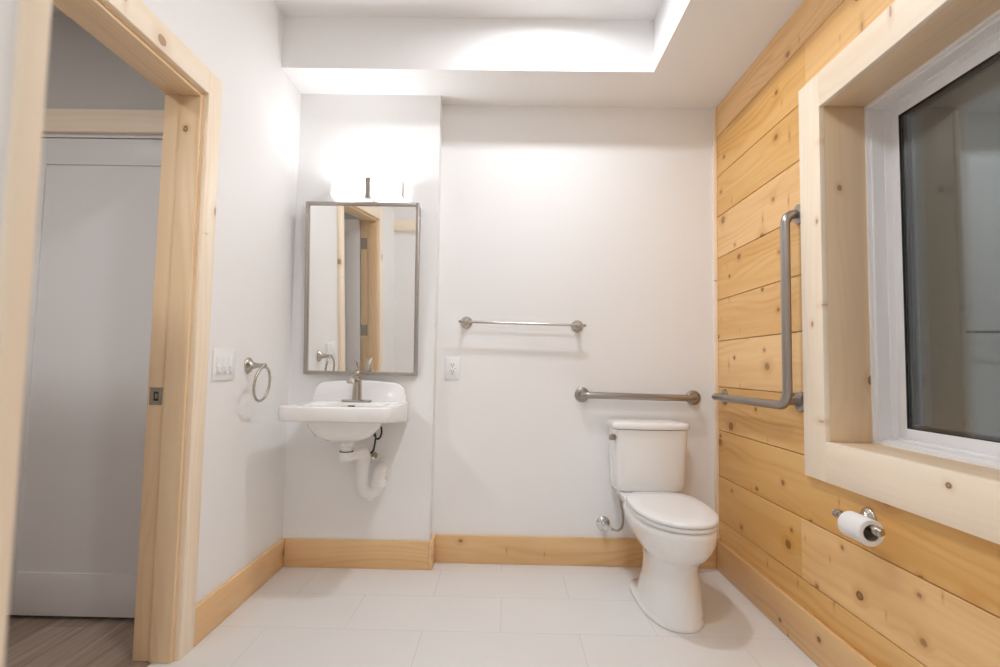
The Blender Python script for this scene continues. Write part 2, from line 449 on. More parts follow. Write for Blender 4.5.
# hallway
HY = 2.136
DX0, DX1, DZ = -2.022, -1.275, 1.925
w = MB()
w.box(-3.0, DX0 - 0.02, HY, HY + 0.13, 0, ZS); w.box(DX1 + 0.02, XH, HY, HY + 0.13, 0, ZS); w.box(DX0 - 0.02, DX1 + 0.02, HY, HY + 0.13, DZ + 0.02, ZS)
struct(w, 'wall_hall_back', M['hall'], 'greige hallway wall around the closed grey door', 'wall')
struct(MB().box(-3.1, -3.0, -1.4, 2.30, 0, ZS), 'wall_hall_left', M['hall'], 'greige far wall of the hallway', 'wall')
struct(MB().box(-3.0, XH, -1.5, -1.4, 0, ZS), 'wall_hall_front', M['hall'], 'greige near end wall of the hallway', 'wall')

# pine strip where the boards meet the back wall
struct(MB().box(XR - 0.020, XR, YW - 0.016, YW, 0.136, ZS, 0.002, 'Z'), 'trim_2', M['clear'],
       'narrow pine corner strip between the back wall and the boards', 'trim')

# baseboards
T, BH = 0.019, 0.137
struct(MB().box(XL, XL + T, 1.957, YB, 0, BH, 0.003, 'Y', rnd=0.75), 'baseboard_left', M['base'], 'pine baseboard along the left wall past the doorway', 'baseboard')
struct(MB().box(XL + T, XB, YB - T, YB, 0, BH, 0.003, 'X', rnd=0.55).box(XB, XB + T, YB - T, YW - T, 0, BH + 0.004, 0.003, 'Y', rnd=0.75),
       'baseboard_sink', M['base'], 'pine baseboard under the sink, wrapping the wall corner', 'baseboard')
struct(MB().box(XB + T, XR - T, YW - T, YW, 0, BH + 0.004, 0.003, 'X', rnd=0.5), 'baseboard_back', M['base'], 'pine baseboard along the back wall behind the toilet', 'baseboard')
struct(MB().box(XR - T, XR, YF + 0.02, YW, 0, BH + 0.012, 0.004, 'Y', rnd=0.5), 'baseboard_right', M['base'], 'pine baseboard along the bottom of the board wall', 'baseboard')

# ---- doorway frame in the left wall
fr = empty('trim_3', (XL, JY1, 0), 'pine door frame with flat casing around the hallway doorway', 'door frame', kind=ST)
jm = MB()
jm.box(XH - 0.003, XL + 0.004, JY1, JY1 + 0.02, 0, JZ + 0.02, 0.0015, 'Z', rnd=0.5)
jm.box(XH - 0.003, XL + 0.004, JY0 - 0.02, JY0, 0, JZ + 0.02, 0.0015, 'Z', rnd=0.5)
jm.box(XH - 0.003, XL + 0.004, JY0, JY1, JZ, JZ + 0.02, 0.0015, 'Y', rnd=0.6)
jm.build('jamb', M['jamb'], fr)
s = MB(); sx0, sx1 = -1.182, -1.1065
s.box(sx0, sx1, JY1 - 0.012, JY1, 0, JZ, 0.003, 'Z', rnd=0.55); s.box(sx0, sx1, JY0, JY0 + 0.012, 0, JZ, 0.003, 'Z', rnd=0.55)
s.box(sx0, sx1, JY0 + 0.012, JY1 - 0.012, JZ - 0.012, JZ, 0.003, 'Y', rnd=0.6)
s.build('door_stop', M['jamb'], fr)
for nm, b in (('side_casing', (JY1 + 0.005, 1.955, 0, 2.07, 'Z')), ('side_casing', (0.86, JY0 - 0.005, 0, 2.07, 'Z')), ('head_casing', (JY0 - 0.005, JY1 + 0.005, 1.981, 2.07, 'Y'))):
    MB().box(XL, XL + 0.02, b[0], b[1], b[2], b[3], 0.0025, b[4], rnd=0.6).build(nm, M['casing'], fr)
k = MB().box(-1.238, -1.192, JY1 - 0.0015, JY1 + 0.001, 0.862, 0.922, 0.001, seg=1)
sk = k.build('strike_plate', M['nickel'], fr)
MB().box(-1.222, -1.206, JY1 - 0.0022, JY1 - 0.0012, 0.876, 0.908, 0.0).build('latch_hole', M['slot'], sk)
MB().box(-1.217, -1.208, JY1 - 0.0032, JY1 - 0.0012, 0.884, 0.901, 0.0008).build('strike_lip', M['brass'], sk)

# ---- the washroom door, folded back into the hallway, hinged on the near jamb
d1 = empty('door_1', (XH, JY0, 0), 'white door standing open into the hallway, seen in the mirror', 'door', kind=ST)
def shaker(x0, x1, y0, y1, z0, z1, st, rails, face, rec=0.008):
    """slab in the XZ plane with stiles and rails standing proud of one recessed panel"""
    m = MB(); yp0, yp1 = y0 + rec, y1 - rec
    m.box(x0, x1, yp0, yp1, z0, z1)
    for a, b in ((x0, x0 + st), (x1 - st, x1)): m.box(a, b, y0, y1, z0, z1, 0.0025)
    for a, b in rails: m.box(x0 + st, x1 - st, y0, y1, a, b, 0.0025)
    return m
shaker(XH - 0.905, XH - 0.004, JY0 - 0.002, JY0 + 0.033, 0.010, JZ - 0.004, 0.115, ((0.010, 0.19), (JZ - 0.12, JZ - 0.004)), 1).build('door_slab', M['door'], d1)
for z in (0.25, 1.06, 1.78):
    h = MB().box(XH + 0.002, XH + 0.047, JY0 - 0.001, JY0 + 0.0022, z - 0.045, z + 0.045, 0.002, seg=1)
    h.tube([(XH - 0.004, JY0 + 0.006, z - 0.047), (XH - 0.004, JY0 + 0.006, z + 0.047)], 0.006, 12)
    h.build('hinge', M['nickel'], d1)

# ---- closed door across the hallway
d2 = empty('door_2', ((DX0 + DX1) / 2, HY, 0), 'closed grey shaker door across the hallway beyond the doorway', 'door', kind=ST)
shaker(DX0, DX1, HY + 0.004, HY + 0.040, 0.012, DZ, 0.115, ((0.012, 0.176), (DZ - 0.110, DZ)), -1).build('door_slab', M['door'], d2)
m = MB().box(DX0 - 0.018, DX1 + 0.018, HY + 0.002, HY + 0.12, DZ + 0.004, DZ + 0.0195)
m.box(DX0 - 0.019, DX0 - 0.003, HY + 0.002, HY + 0.12, 0, DZ + 0.004); m.box(DX1 + 0.003, DX1 + 0.019, HY + 0.002, HY + 0.12, 0, DZ + 0.004)
m.build('door_frame', M['door'], d2)
MB().box(DX0 - 0.12, XH - 0.003, HY - 0.02, HY, DZ + 0.019, DZ + 0.114, 0.002, 'X').build('head_casing', M['casing'], d2)
MB().box(DX0 - 0.115, DX0 - 0.012, HY - 0.02, HY, 0, DZ + 0.019, 0.002, 'Z').build('side_casing', M['casing'], d2)
MB().box(DX0 - 0.01, DX1 + 0.01, HY + 0.045, HY + 0.11, 0, 0.011).build('gap_shade_strip', M['slot'], d2)  # dark strip standing for the shade in the gap under the door

# ---- window in the right wall
wn = empty('window_1', (XR, (WY0 + WY1) / 2, WZ0), 'large fixed window with pale pine surround, dark outside', 'window', kind=ST)
CX0 = XR - 0.020
for nm, a in (('side_casing', (WY1, WY1 + 0.130, WZ0 - 0.137, WZ1 + 0.125, 'Z')), ('side_casing', (WY0 - 0.125, WY0, WZ0 - 0.137, WZ1 + 0.125, 'Z')),
              ('head_casing', (WY0, WY1, WZ1, WZ1 + 0.125, 'Y')), ('sill_casing', (WY0, WY1, WZ0 - 0.137, WZ0, 'Y'))):
    MB().box(CX0, XR, a[0], a[1], a[2], a[3], 0.0022, a[4], rnd=0.8).build(nm, M['casing'], wn)
J = MB(); e = 0.006; JX1 = 1.262
J.box(CX0 + 0.012, JX1, WY1 + e - 0.004, WY1 + 0.018, WZ0 - 0.018, WZ1 + 0.018, 0.001, 'Z'); J.box(CX0 + 0.012, JX1, WY0 - 0.018, WY0 - e + 0.004, WZ0 - 0.018, WZ1 + 0.018, 0.001, 'Z')
J.box(CX0 + 0.012, JX1, WY0, WY1, WZ1 + e - 0.004, WZ1 + 0.018, 0.001, 'Y'); J.box(CX0 + 0.012, JX1, WY0, WY1, WZ0 - 0.018, WZ0 - e + 0.004, 0.001, 'Y')
J.build('jamb_lining', M['shaded_lining'], wn)
def ring(mb, x0, x1, y0, y1, z0, z1, t, bev=0.0015):
    mb.box(x0, x1, y1 - t, y1, z0, z1, bev); mb.box(x0, x1, y0, y0 + t, z0, z1, bev)
    mb.box(x0, x1, y0 + t, y1 - t, z1 - t, z1, bev); mb.box(x0, x1, y0 + t, y1 - t, z0, z0 + t, bev)
    return mb
f = MB()
ring(f, JX1, 1.41, WY0 - 0.018, WY1 + 0.018, WZ0 - 0.018, WZ1 + 0.018, 0.026)
ring(f, JX1 + 0.012, 1.41, WY0 + 0.007, WY1 - 0.007, WZ0 + 0.007, WZ1 - 0.007, 0.008)
ring(f, JX1 + 0.055, 1.41, WY0 + 0.014, WY1 - 0.014, WZ0 + 0.014, WZ1 - 0.014, 0.006)
f.build('window_frame', M['vinyl'], wn)
ring(MB(), 1.338, 1.38, WY0 + 0.019, WY1 - 0.019, WZ0 + 0.019, WZ1 - 0.019, 0.036, 0.002).build('sash', M['vinyl'], wn)
g0, g1, h0, h1 = WY0 + 0.055, WY1 - 0.055, WZ0 + 0.055, WZ1 - 0.055
ring(MB(), 1.3395, 1.3450, g0, g1, h0, h1, 0.0025, 0.0).build('gasket', M['gasket'], wn)
ring(MB(), 1.351, 1.3615, g0 + 0.001, g1 - 0.001, h0 + 0.001, h1 - 0.001, 0.012, 0.0).build('spacer', M['spacer'], wn)
for x in (1.3455, 1.363): MB().box(x, x + 0.004, g0 + 0.002, g1 - 0.002, h0 + 0.002, h1 - 0.002).build('pane', M['glass'], wn)
MB().box(JX1 + 0.013, JX1 + 0.021, WY1 - 0.03, WY1 - 0.020, WZ1 - 0.009, WZ1 - 0.0066).build('lock_slot', M['slot'], wn)

# ------------------------------------------------------------------ fixtures
# ---- ceiling lamps in the tray, plus unseen lobby and hall lamps added as fill
def ceiling_light(lx, ly, lz, R, mat, lab, power=0, spread=140):
    t = empty('ceiling_light', (lx, ly, lz), lab, 'ceiling light')
    F = face_to((lx, ly, lz), (0, 0, -1))
    MB().lathe([(R + 0.002, 0.0), (R + 0.024, 0.0), (R + 0.023, 0.006), (R + 0.008, 0.012), (R + 0.002, 0.012)], F, 48, False, False).build('trim_ring', M['plate'], t)
    MB().lathe([(R, 0.009), (R, 0.0105), (R * 0.6, 0.011), (0.001, 0.011)], F, 48).build('diffuser', M[mat], t)
    if power:
        la = bpy.data.lights.new('lamp_beam', 'AREA'); la.shape = 'DISK'; la.size = 2 * R; la.energy = power; la.spread = math.radians(spread)
        la.color = (0.935, 0.975, 1.04)
        lo = bpy.data.objects.new('lamp_beam', la); COL.objects.link(lo); lo.parent = t; lo.location = (0, 0, -0.0125)
ceiling_light(0.17, 2.11, ZT, 0.056, 'lamp', 'small round flush ceiling lamp in the tray nearer the back wall', 3.5, 172)
ceiling_light(0.08, 0.86, ZT, 0.076, 'near_lamp', 'round flush ceiling lamp in the tray farther from the back wall')
ceiling_light(0.30, -0.60, ZS, 0.076, 'lobby_fill', 'unseen fill lamp added on the lobby ceiling at the near end')
ceiling_light(-1.95, 0.50, ZS, 0.076, 'hall_fill', 'unseen lamp added to brighten the hallway beyond the doorway')
# ---- vanity light
v = empty('vanity_light', (-0.722, YB, 1.90), 'two shade nickel vanity light glowing above the mirror', 'light')
yc = 2.684
MB().box(-0.785, -0.659, YB - 0.018, YB, 1.853, 1.965, 0.004).box(-0.735, -0.709, yc + 0.02, YB - 0.015, 1.895, 1.92, 0.003).build('back_plate', M['nickel'], v)
px_ = -0.7043
post = MB().box(px_ - 0.0135, px_ + 0.0135, yc - 0.060, yc - 0.040, 1.852, 1.953, 0.003)
post.box(px_ - 0.018, px_ + 0.018, yc - 0.062, yc - 0.02, 1.848, 1.8535, 0.002)
post.tube([(px_, yc - 0.046, 1.905), (px_, yc + 0.03, 1.905)], 0.009, 12)
post.build('post', M['frame'], v)
for a, b in ((-0.8915, -0.7205), (-0.6880, -0.5370)):
    rings = []
    cx, hx = (a + b) / 2, (b - a) / 2
    for z, ins in ((1.858, 0.006), (1.859, 0.002), (1.862, 0.0), (1.953, 0.0), (1.9535, 0.003)):
        rings.append(at_z(rrect(cx, yc, hx - ins, 0.045 - ins, 0.004), z))
    sh = MB().loft(rings, True, True).build('shade', M['shade'], v)
    la = bpy.data.lights.new('bulb_glow', 'AREA'); la.shape = 'RECTANGLE'; la.size = 2 * hx - 0.03; la.size_y = 0.06; la.energy = 0.21
    la.color = (0.96, 0.985, 1.02)
    lo = bpy.data.objects.new('bulb_glow', la); COL.objects.link(lo); lo.parent = v
    lo.location = Vector((cx, yc, 1.956)) - Vector(v.location); lo.rotation_euler = (PI, 0, 0)
for x in (-0.8940, -0.5345):
    MB().box(x - 0.002, x + 0.002, yc - 0.046, yc + 0.046, 1.860, 1.955, 0.001).build('end_cap', M['nickel'], v)

# ---- tilted mirror
mi = empty('mirror', (-0.735, 2.742, 0.963), 'tall tilted wall mirror in a brushed metal frame over the sink', 'mirror')
TILT = math.radians(3.9)
mi.rotation_euler = (TILT, 0, math.radians(-0.5))
Wm, Hm = 0.578, 0.875
Rm = Matrix.Translation(mi.location) @ mi.rotation_euler.to_matrix().to_4x4()
def mbox(mb, x0, x1, y0, y1, z0, z1, bev=0.0): return mb.box(x0, x1, y0, y1, z0, z1, bev, mat4=Rm)
fm = MB(); ft = 0.017; fd = 0.030
mbox(fm, -Wm / 2, -Wm / 2 + ft, -fd, 0, 0, Hm, 0.0015); mbox(fm, Wm / 2 - ft, Wm / 2, -fd, 0, 0, Hm, 0.0015)
mbox(fm, -Wm / 2 + ft, Wm / 2 - ft, -fd, 0, 0, ft, 0.0015); mbox(fm, -Wm / 2 + ft, Wm / 2 - ft, -fd, 0, Hm - ft, Hm, 0.0015)
fm.build('frame', M['frame'], mi)
mbox(MB(), -Wm / 2 + ft * 0.8, Wm / 2 - ft * 0.8, -fd + 0.012, -fd + 0.018, ft * 0.8, Hm - ft * 0.8).build('mirror_glass', M['mirror'], mi)
mbox(MB(), -Wm / 2 + 0.004, Wm / 2 - 0.004, -0.008, -0.001, 0.004, Hm - 0.004).build('backing', M['frame'], mi)
# wedge cheeks that hold the top off the wall
zt = Hm * math.cos(TILT)
for sgn in (-1, 1):
    ck = MB()
    x0 = -0.735 + sgn * (Wm / 2 - 0.007); x1 = x0 - sgn * 0.004
    P = [(2.7425, 0.97), (2.7425 - math.sin(TILT) * Hm + 0.002, 0.963 + zt - 0.004), (YB - 0.0005, 0.963 + zt - 0.004), (YB - 0.0005, 0.97)]
    vs = [(x, y, z) for x in (x0, x1) for y, z in P]
    ck.raw(vs, [[0, 1, 2, 3], [7, 6, 5, 4]] + [[i, (i + 1) % 4, 4 + (i + 1) % 4, 4 + i] for i in range(4)], False)
    ck.build('tilt_bracket', M['frame'], mi)

# ---- sink with tap and trap
SX, SX0, SX1, SY0, SZ = -0.732, -0.977, -0.487, 2.300, 0.831
sk = empty('sink', (SX, YB, 0.73), 'white wall hung sink below the tilted mirror', 'sink')
cx, cy, hx, hy = (SX0 + SX1) / 2, (SY0 + YB) / 2, (SX1 - SX0) / 2, (YB - SY0) / 2
def slab(ins, zf, zb, r=0.028):
    pts = rrect(cx, cy, hx - ins, hy - ins, r, 96, 0.004)
    return [Vector((x, y, zf + (zb - zf) * (y - SY0) / (YB - SY0))) for x, y in pts]
bx, by, bhx, bhy = SX + 0.004, 2.462, 0.172, 0.112      # bowl opening
def bowl(s, z, r=0.07, dy=0.0): return at_z(rrect(bx, by + dy, bhx * s, bhy * s, r * s, 96), z)
rings = [bowl(0.10, 0.664), bowl(0.45, 0.669, 0.09), bowl(0.74, 0.69, 0.10), bowl(0.93, 0.73, 0.10), bowl(1.0, 0.765, 0.10)]
# underside of the bowl rises into the slab
rings += [slab(0.012, 0.766, 0.728), slab(0.003, 0.769, 0.731), slab(0.0, 0.775, 0.738), slab(0.0, 0.822, 0.826), slab(0.003, 0.829, 0.830), slab(0.009, SZ, SZ)]
rings += [bowl(1.06, SZ), bowl(1.02, SZ - 0.003), bowl(0.985, SZ - 0.012), bowl(0.95, 0.79), bowl(0.86, 0.735), bowl(0.66, 0.70), bowl(0.3, 0.69), bowl(0.12, 0.688)]
MB().loft(rings).build('basin', M['china'], sk, 50)
# backsplash
prof = []
n = 40
bx0, bx1 = -0.966, -0.497
for i in range(n + 1):
    t = i / n; x = bx0 + (bx1 - bx0) * t
    u = abs(2 * t - 1)
    z = 0.935 - 0.018 * u ** 2
    edge = 0.055
    dx = min(x - bx0, bx1 - x)
    if dx < edge: z -= 0.060 * (1 - math.sqrt(max(0, 1 - (1 - dx / edge) ** 2)))
    prof.append((x, z))
bs = []
for y, dz, ins in ((YB - 0.0005, 0.0, 0.0), (YB - 0.030, 0.0, 0.0), (YB - 0.038, -0.003, 0.002), (YB - 0.042, -0.009, 0.006)):
    ring_ = [Vector((min(max(x, bx0 + ins), bx1 - ins), y, z + dz)) for x, z in prof]
    zf = 0.8302
    yb_ = y - (0.006 if y < YB - 0.03 else 0)
    ring_ += [Vector((bx1 - ins + (0.004 if y < YB - .03 else 0), yb_, zf)), Vector((bx0 + ins - (0.004 if y < YB - .03 else 0), yb_, zf))]
    bs.append(ring_)
MB().loft(bs).build('backsplash', M['china'], sk, 40)
MB().box(SX - 0.016, SX + 0.016, 2.5675, 2.573, 0.8115, 0.8185, 0.0015).build('overflow_slot', M['slot'], sk)
MB().lathe([(0.022, 0), (0.022, 0.004), (0.016, 0.006), (0.001, 0.0065)], face_to((bx, by, 0.688), (0, 0, 1)), 32).build('drain_plug', M['nickel'], sk)
# tap
FX, FY = SX + 0.010, 2.625
fa = MB()
fa.lathe([(0.0245, 0.0), (0.0235, 0.006), (0.0225, 0.030), (0.0210, 0.075), (0.0205, 0.108), (0.0215, 0.114), (0.0205, 0.120), (0.012, 0.123)], face_to((FX, FY, 0.838), (0, 0, 1)), 36)
# spout: flattened, arched, widening to an open lip
sp = [(0.0, 0.098, 0.015, 0.014), (-0.03, 0.108, 0.0155, 0.012), (-0.06, 0.113, 0.0160, 0.011), (-0.088, 0.112, 0.0175, 0.010), (-0.107, 0.103, 0.019, 0.009), (-0.117, 0.091, 0.020, 0.008)]
rr = []
for i, (dy, dz, hw, hh) in enumerate(sp):
    a = sp[max(i - 1, 0)]; b = sp[min(i + 1, len(sp) - 1)]
    tx, tz = b[0] - a[0], b[1] - a[1]; l = math.hypot(tx, tz); nx, nz = -tz / l, tx / l
    if nz < 0: nx, nz = -nx, -nz
    rr.append([Vector((FX + hw * math.cos(2 * PI * j / 24), FY + dy + nx * hh * math.sin(2 * PI * j / 24), 0.838 + dz + nz * hh * math.sin(2 * PI * j / 24))) for j in range(24)])
fa.loft(rr)
ft_ = fa.build('tap', M['nickel'], sk)
dp = MB(); rg = []
for z, ins in ((0.8312, 0.0), (0.839, 0.0), (0.8425, 0.003), (0.843, 0.010)): rg.append(at_z(rrect(FX, FY, 0.074 - ins, 0.027 - ins, 0.027, 64), z))
dp.loft(rg).build('deck_plate', M['nickel'], ft_)
hd = MB()
hd.lathe([(0.0165, 0.0), (0.0185, 0.004), (0.0180, 0.014), (0.013, 0.024), (0.006, 0.029), (0.0005, 0.030)], face_to((FX, FY, 0.959), (0, 0, 1)), 32)
lv = [(0.008, 0.010, 0.016, 0.013), (0.006, 0.024, 0.015, 0.011), (0.000, 0.038, 0.013, 0.009), (-0.010, 0.050, 0.0115, 0.007), (-0.021, 0.060, 0.011, 0.006), (-0.033, 0.068, 0.0115, 0.005), (-0.039, 0.070, 0.008, 0.003)]
rr = []
for i, (dy, dz, hw, hh) in enumerate(lv):
    a = lv[max(i - 1, 0)]; b = lv[min(i + 1, len(lv) - 1)]
    tx, tz = b[0] - a[0], b[1] - a[1]; l = math.hypot(tx, tz); nx, nz = -tz / l, tx / l
    rr.append([Vector((FX + hw * math.cos(2 * PI * j / 20), FY + dy + nx * hh * math.sin(2 * PI * j / 20), 0.959 + dz + nz * hh * math.sin(2 * PI * j / 20))) for j in range(20)])
hd.loft(rr).build('tap_handle', M['nickel'], ft_)
# drain trap
tr = MB()
tr.lathe([(0.030, 0.0), (0.034, -0.006), (0.034, -0.022), (0.025, -0.034), (0.025, -0.052)], face_to((bx, by + 0.04, 0.664), (0, 0, 1)), 32)
by2 = by + 0.04
p = [(bx, by2, 0.640), (bx, by2, 0.605)] + [(bx + 0.006 + 0.0, by2 + 0.02, 0.590)]
tr.lathe([(0.031, 0.0), (0.031, 0.040), (0.026, 0.044)], face_to((bx, by2, 0.570), (0, 0, 1)), 32)
ax = -0.690; ay = 2.660
tr.tube([(bx, by2, 0.590), (bx + 0.004, by2 + 0.03, 0.592), (ax - 0.006, ay - 0.035, 0.592), (ax - 0.002, ay - 0.014, 0.588), (ax, ay, 0.570), (ax, ay, 0.548)], [0.028, 0.029, 0.030, 0.031, 0.032, 0.031], 28)
tr.lathe([(0.030, 0.0), (0.036, 0.004), (0.036, 0.026), (0.032, 0.032)], face_to((ax, ay, 0.540), (0, 0, 1)), 32)
bend = [(ax, ay, 0.560), (ax, ay, 0.43)] + arc((ax + 0.039, ay, 0.43), PI, 2 * PI, 0.039, (1, 0, 0), (0, 0, 1), 14)
ex = ax + 0.078
tr.tube(bend + [(ex, ay, 0.445)], 0.031, 28)
tr.lathe([(0.016, 0.0), (0.018, 0.004), (0.018, 0.016), (0.028, 0.022)], face_to((ax + 0.039, ay, 0.353), (0, 0, 1)), 24)
tr.lathe([(0.032, 0.0), (0.038, 0.003), (0.038, 0.028), (0.033, 0.034)], face_to((ex, ay, 0.418), (0, 0, 1)), 32)
tr.tube([(ex, ay, 0.43), (ex, ay, 0.447)] + [Vector((ex, ay + 0.048 - 0.048 * math.cos(a * PI / 16), 0.447 + 0.048 * math.sin(a * PI / 16))) for a in range(1, 9)] + [(ex, YB, 0.495)], 0.031, 28)
tr.lathe([(0.052, 0.0), (0.050, 0.004), (0.034, 0.008)], face_to((ex, YB, 0.495), (0, -1, 0)), 32)
tr.build('drain_trap', M['pvc'], sk)
MB().lathe([(0.0318, 0.0), (0.0318, 0.0035), (0.02, 0.0036)], face_to((bx, by2, 0.6105), (0, 0, 1)), 32).build('trap_gasket', M['rubber'], sk)
hs = MB()
loop = []
for i in range(41):
    t = i / 40
    a = t * 2 * PI * 1.05 + PI * 0.6
    loop.append((-0.633 + 0.019 * math.cos(-a) * (1.0), 2.70 + 0.02 * (t - 0.5), 0.684 + 0.036 * math.sin(-a) + 0.012 * (0.5 - t)))
hs.tube([(-0.66, 2.67, 0.755), (-0.648, 2.68, 0.738)] + loop + [(-0.646, 2.712, 0.640), (-0.648, 2.714, 0.62), (-0.655, 2.718, 0.585), (-0.668, 2.72, 0.570)], 0.0048, 10)
hs.build('supply_hose', M['rubber'], sk)
va = MB().tube([(-0.655, YB, 0.556), (-0.655, 2.715, 0.556)], 0.010, 14)
va.lathe([(0.016, 0.0), (0.015, 0.003), (0.010, 0.006)], face_to((-0.655, YB, 0.556), (0, -1, 0)), 24)
va.box(-0.661, -0.649, 2.708, 2.722, 0.550, 0.572, 0.003)
va.build('supply_valve', M['brass'], sk)
MB().tube([(-0.655, 2.707, 0.556), (-0.655, 2.69, 0.552)], 0.005, 10).box(-0.670, -0.640, 2.684, 2.690, 0.544, 0.560, 0.003).build('valve_handle', M['chrome'], sk)

# ---- towel ring
TRY, TRZ = 2.298, 1.002
tg = empty('towel_ring', (XL, TRY, TRZ), 'round nickel towel ring on the left wall beside the switches', 'towel ring')
MB().lathe([(0.034, 0.0), (0.034, 0.004), (0.031, 0.009), (0.022, 0.014), (0.015, 0.024), (0.011, 0.040), (0.0095, 0.062), (0.011, 0.066), (0.012, 0.072), (0.009, 0.078), (0.001, 0.080)], face_to((XL, TRY, TRZ), (1, 0, 0)), 36).build('post', M['nickel'], tg)
MB().torus((XL + 0.065, TRY, TRZ - 0.078), 0.073, 0.0058, (0, 1, 0), (0.10, 0, 1)).build('ring', M['nickel'], tg)

# ---- light switches
sw = empty('light_switch', (XL, 2.098, 1.004), 'white three gang switch plate on the left wall by the doorway', 'light switch')
MB().box(XL, XL + 0.006, 2.015, 2.182, 0.943, 1.065, 0.003).build('cover_plate', M['plate'], sw)
for i in range(3):
    y = 2.098 + (i - 1) * 0.046
    rk = MB().box(XL + 0.005, XL + 0.0085, y - 0.0165, y + 0.0165, 0.971, 1.037, 0.0012)
    ro = rk.build('paddle', M['plate'], sw)
    z0 = 0.975
    MB().box(XL + 0.008, XL + 0.0150, y - 0.013, y + (0.013 if i < 2 else 0.004), z0, z0 + 0.026, 0.002).build('rocker', M['plate'], ro)

# ---- outlet
ou = empty('power_outlet', (-0.279, YW, 1.003), 'white duplex power outlet on the back wall under the towel bar', 'outlet')
MB().box(-0.319, -0.240, YW - 0.006, YW, 0.943, 1.063, 0.003).build('cover_plate', M['plate'], ou)
rc = MB().box(-0.2965, -0.2625, YW - 0.0085, YW - 0.004, 0.970, 1.036, 0.0015).build('receptacle', M['plate'], ou)
for z in (1.021, 0.985):
    so = MB()
    for x in (-0.2865, -0.2735): so.box(x - 0.0016, x + 0.0016, YW - 0.0092, YW - 0.008, z - 0.003, z + 0.007)
    so.lathe([(0.003, 0), (0.003, 0.0012)], face_to((-0.280, YW - 0.008, z - 0.009), (0, -1, 0)), 12)
    so.build('socket', M['slot'], rc)
MB().box(-0.2665, -0.2645, YW - 0.0092, YW - 0.008, 0.999, 1.006).build('indicator', M['slot'], rc)

# ---- towel bar
tb = empty('towel_bar', (0.083, YW, 1.241), 'thin nickel towel bar on the back wall above the outlet', 'towel bar')
TBY = YW - 0.070
za, zb = 1.247, 1.237
for x, z in ((-0.211, za), (0.378, zb)):
    MB().lathe([(0.032, 0.0), (0.032, 0.004), (0.029, 0.009), (0.020, 0.014), (0.013, 0.025), (0.010, 0.045), (0.010, 0.058), (0.0125, 0.062), (0.0125, 0.076), (0.008, 0.081), (0.001, 0.082)], face_to((x, YW, z), (0, -1, 0)), 36).build('post', M['nickel'], tb)
MB().tube([(-0.236, TBY, za), (0.405, TBY, zb)], 0.0068, 20).build('bar', M['nickel'], tb)
for x, z, s in ((-0.232, za, -1), (0.400, zb, 1)):
    MB().lathe([(0.0085, 0.0), (0.0085, 0.003), (0.006, 0.005), (0.009, 0.010), (0.006, 0.015), (0.001, 0.0165)], face_to((x, TBY, z), (s, 0, 0)), 20).build('finial', M['nickel'], tb)

# ---- grab bars
def flange(mb, p, d, R=0.040):
    mb.lathe([(R, 0.0), (R, 0.004), (R * 0.97, 0.009), (R * 0.80, 0.012), (R * 0.55, 0.0135), (0.012, 0.014)], face_to(p, d), 40)
gb = empty('grab_bar', (0.70, YW, 0.874), 'straight stainless grab bar on the back wall above the toilet tank', 'grab bar', 'stainless grab bars')
gy = YW - 0.058; ga, gbx = 0.407, 0.990
pts = [(ga, YW - 0.008, 0.877), (ga, gy + 0.028, 0.877)] + [Vector((ga + 0.028 - 0.028 * math.cos(a * PI / 16), gy + 0.028 - 0.028 * math.sin(a * PI / 16), 0.877)) for a in range(1, 9)]
pts += [Vector((gbx - 0.028 + 0.028 * math.sin(a * PI / 16), gy + 0.028 - 0.028 * math.cos(a * PI / 16), 0.871)) for a in range(0, 9)] + [(gbx, YW - 0.008, 0.871)]
MB().tube(pts, 0.0175, 28).build('bar', M['steel'], gb)
for x, z in ((ga, 0.877), (gbx, 0.871)):
    m = MB(); flange(m, (x, YW, z), (0, -1, 0), 0.039); m.build('flange', M['steel'], gb)

lb = empty('grab_bar', (XR, 2.40, 0.885), 'stainless L shaped grab bar on the pine wall beside the window', 'grab bar', 'stainless grab bars')
lx = XR - 0.058; l0, l1, lzb, lzt = 2.750, 2.033, 0.884, 1.620
pts = [Vector((XR - 0.008, l0, lzb)), Vector((lx + 0.03, l0, lzb))] + [Vector((lx + 0.03 - 0.03 * math.sin(a * PI / 16), l0 - 0.03 + 0.03 * math.cos(a * PI / 16), lzb)) for a in range(1, 9)]
RB = 0.055
pts += [Vector((lx, l1 + RB - RB * math.sin(a * PI / 24), lzb + 0.004 + RB - RB * math.cos(a * PI / 24))) for a in range(0, 13)]
RT = 0.04
pts += [Vector((lx + RT - RT * math.cos(a * PI / 20), l1 + 0.0, lzt - RT + RT * math.sin(a * PI / 20))) for a in range(0, 11)] + [Vector((XR - 0.008, l1, lzt))]
MB().tube(pts, 0.0175, 28).build('bar', M['steel'], lb)
MB().tube([(XR - 0.008, l1 + 0.016, lzb + 0.020), (lx + 0.004, l1 + 0.016, lzb + 0.020)], 0.014, 20).build('corner_post', M['steel'], lb)
for y, z in ((l0, lzb), (l1 + 0.012, lzb + 0.020), (l1, lzt)):
    m = MB(); flange(m, (XR, y, z), (-1, 0, 0), 0.039); m.build('flange', M['steel'], lb)

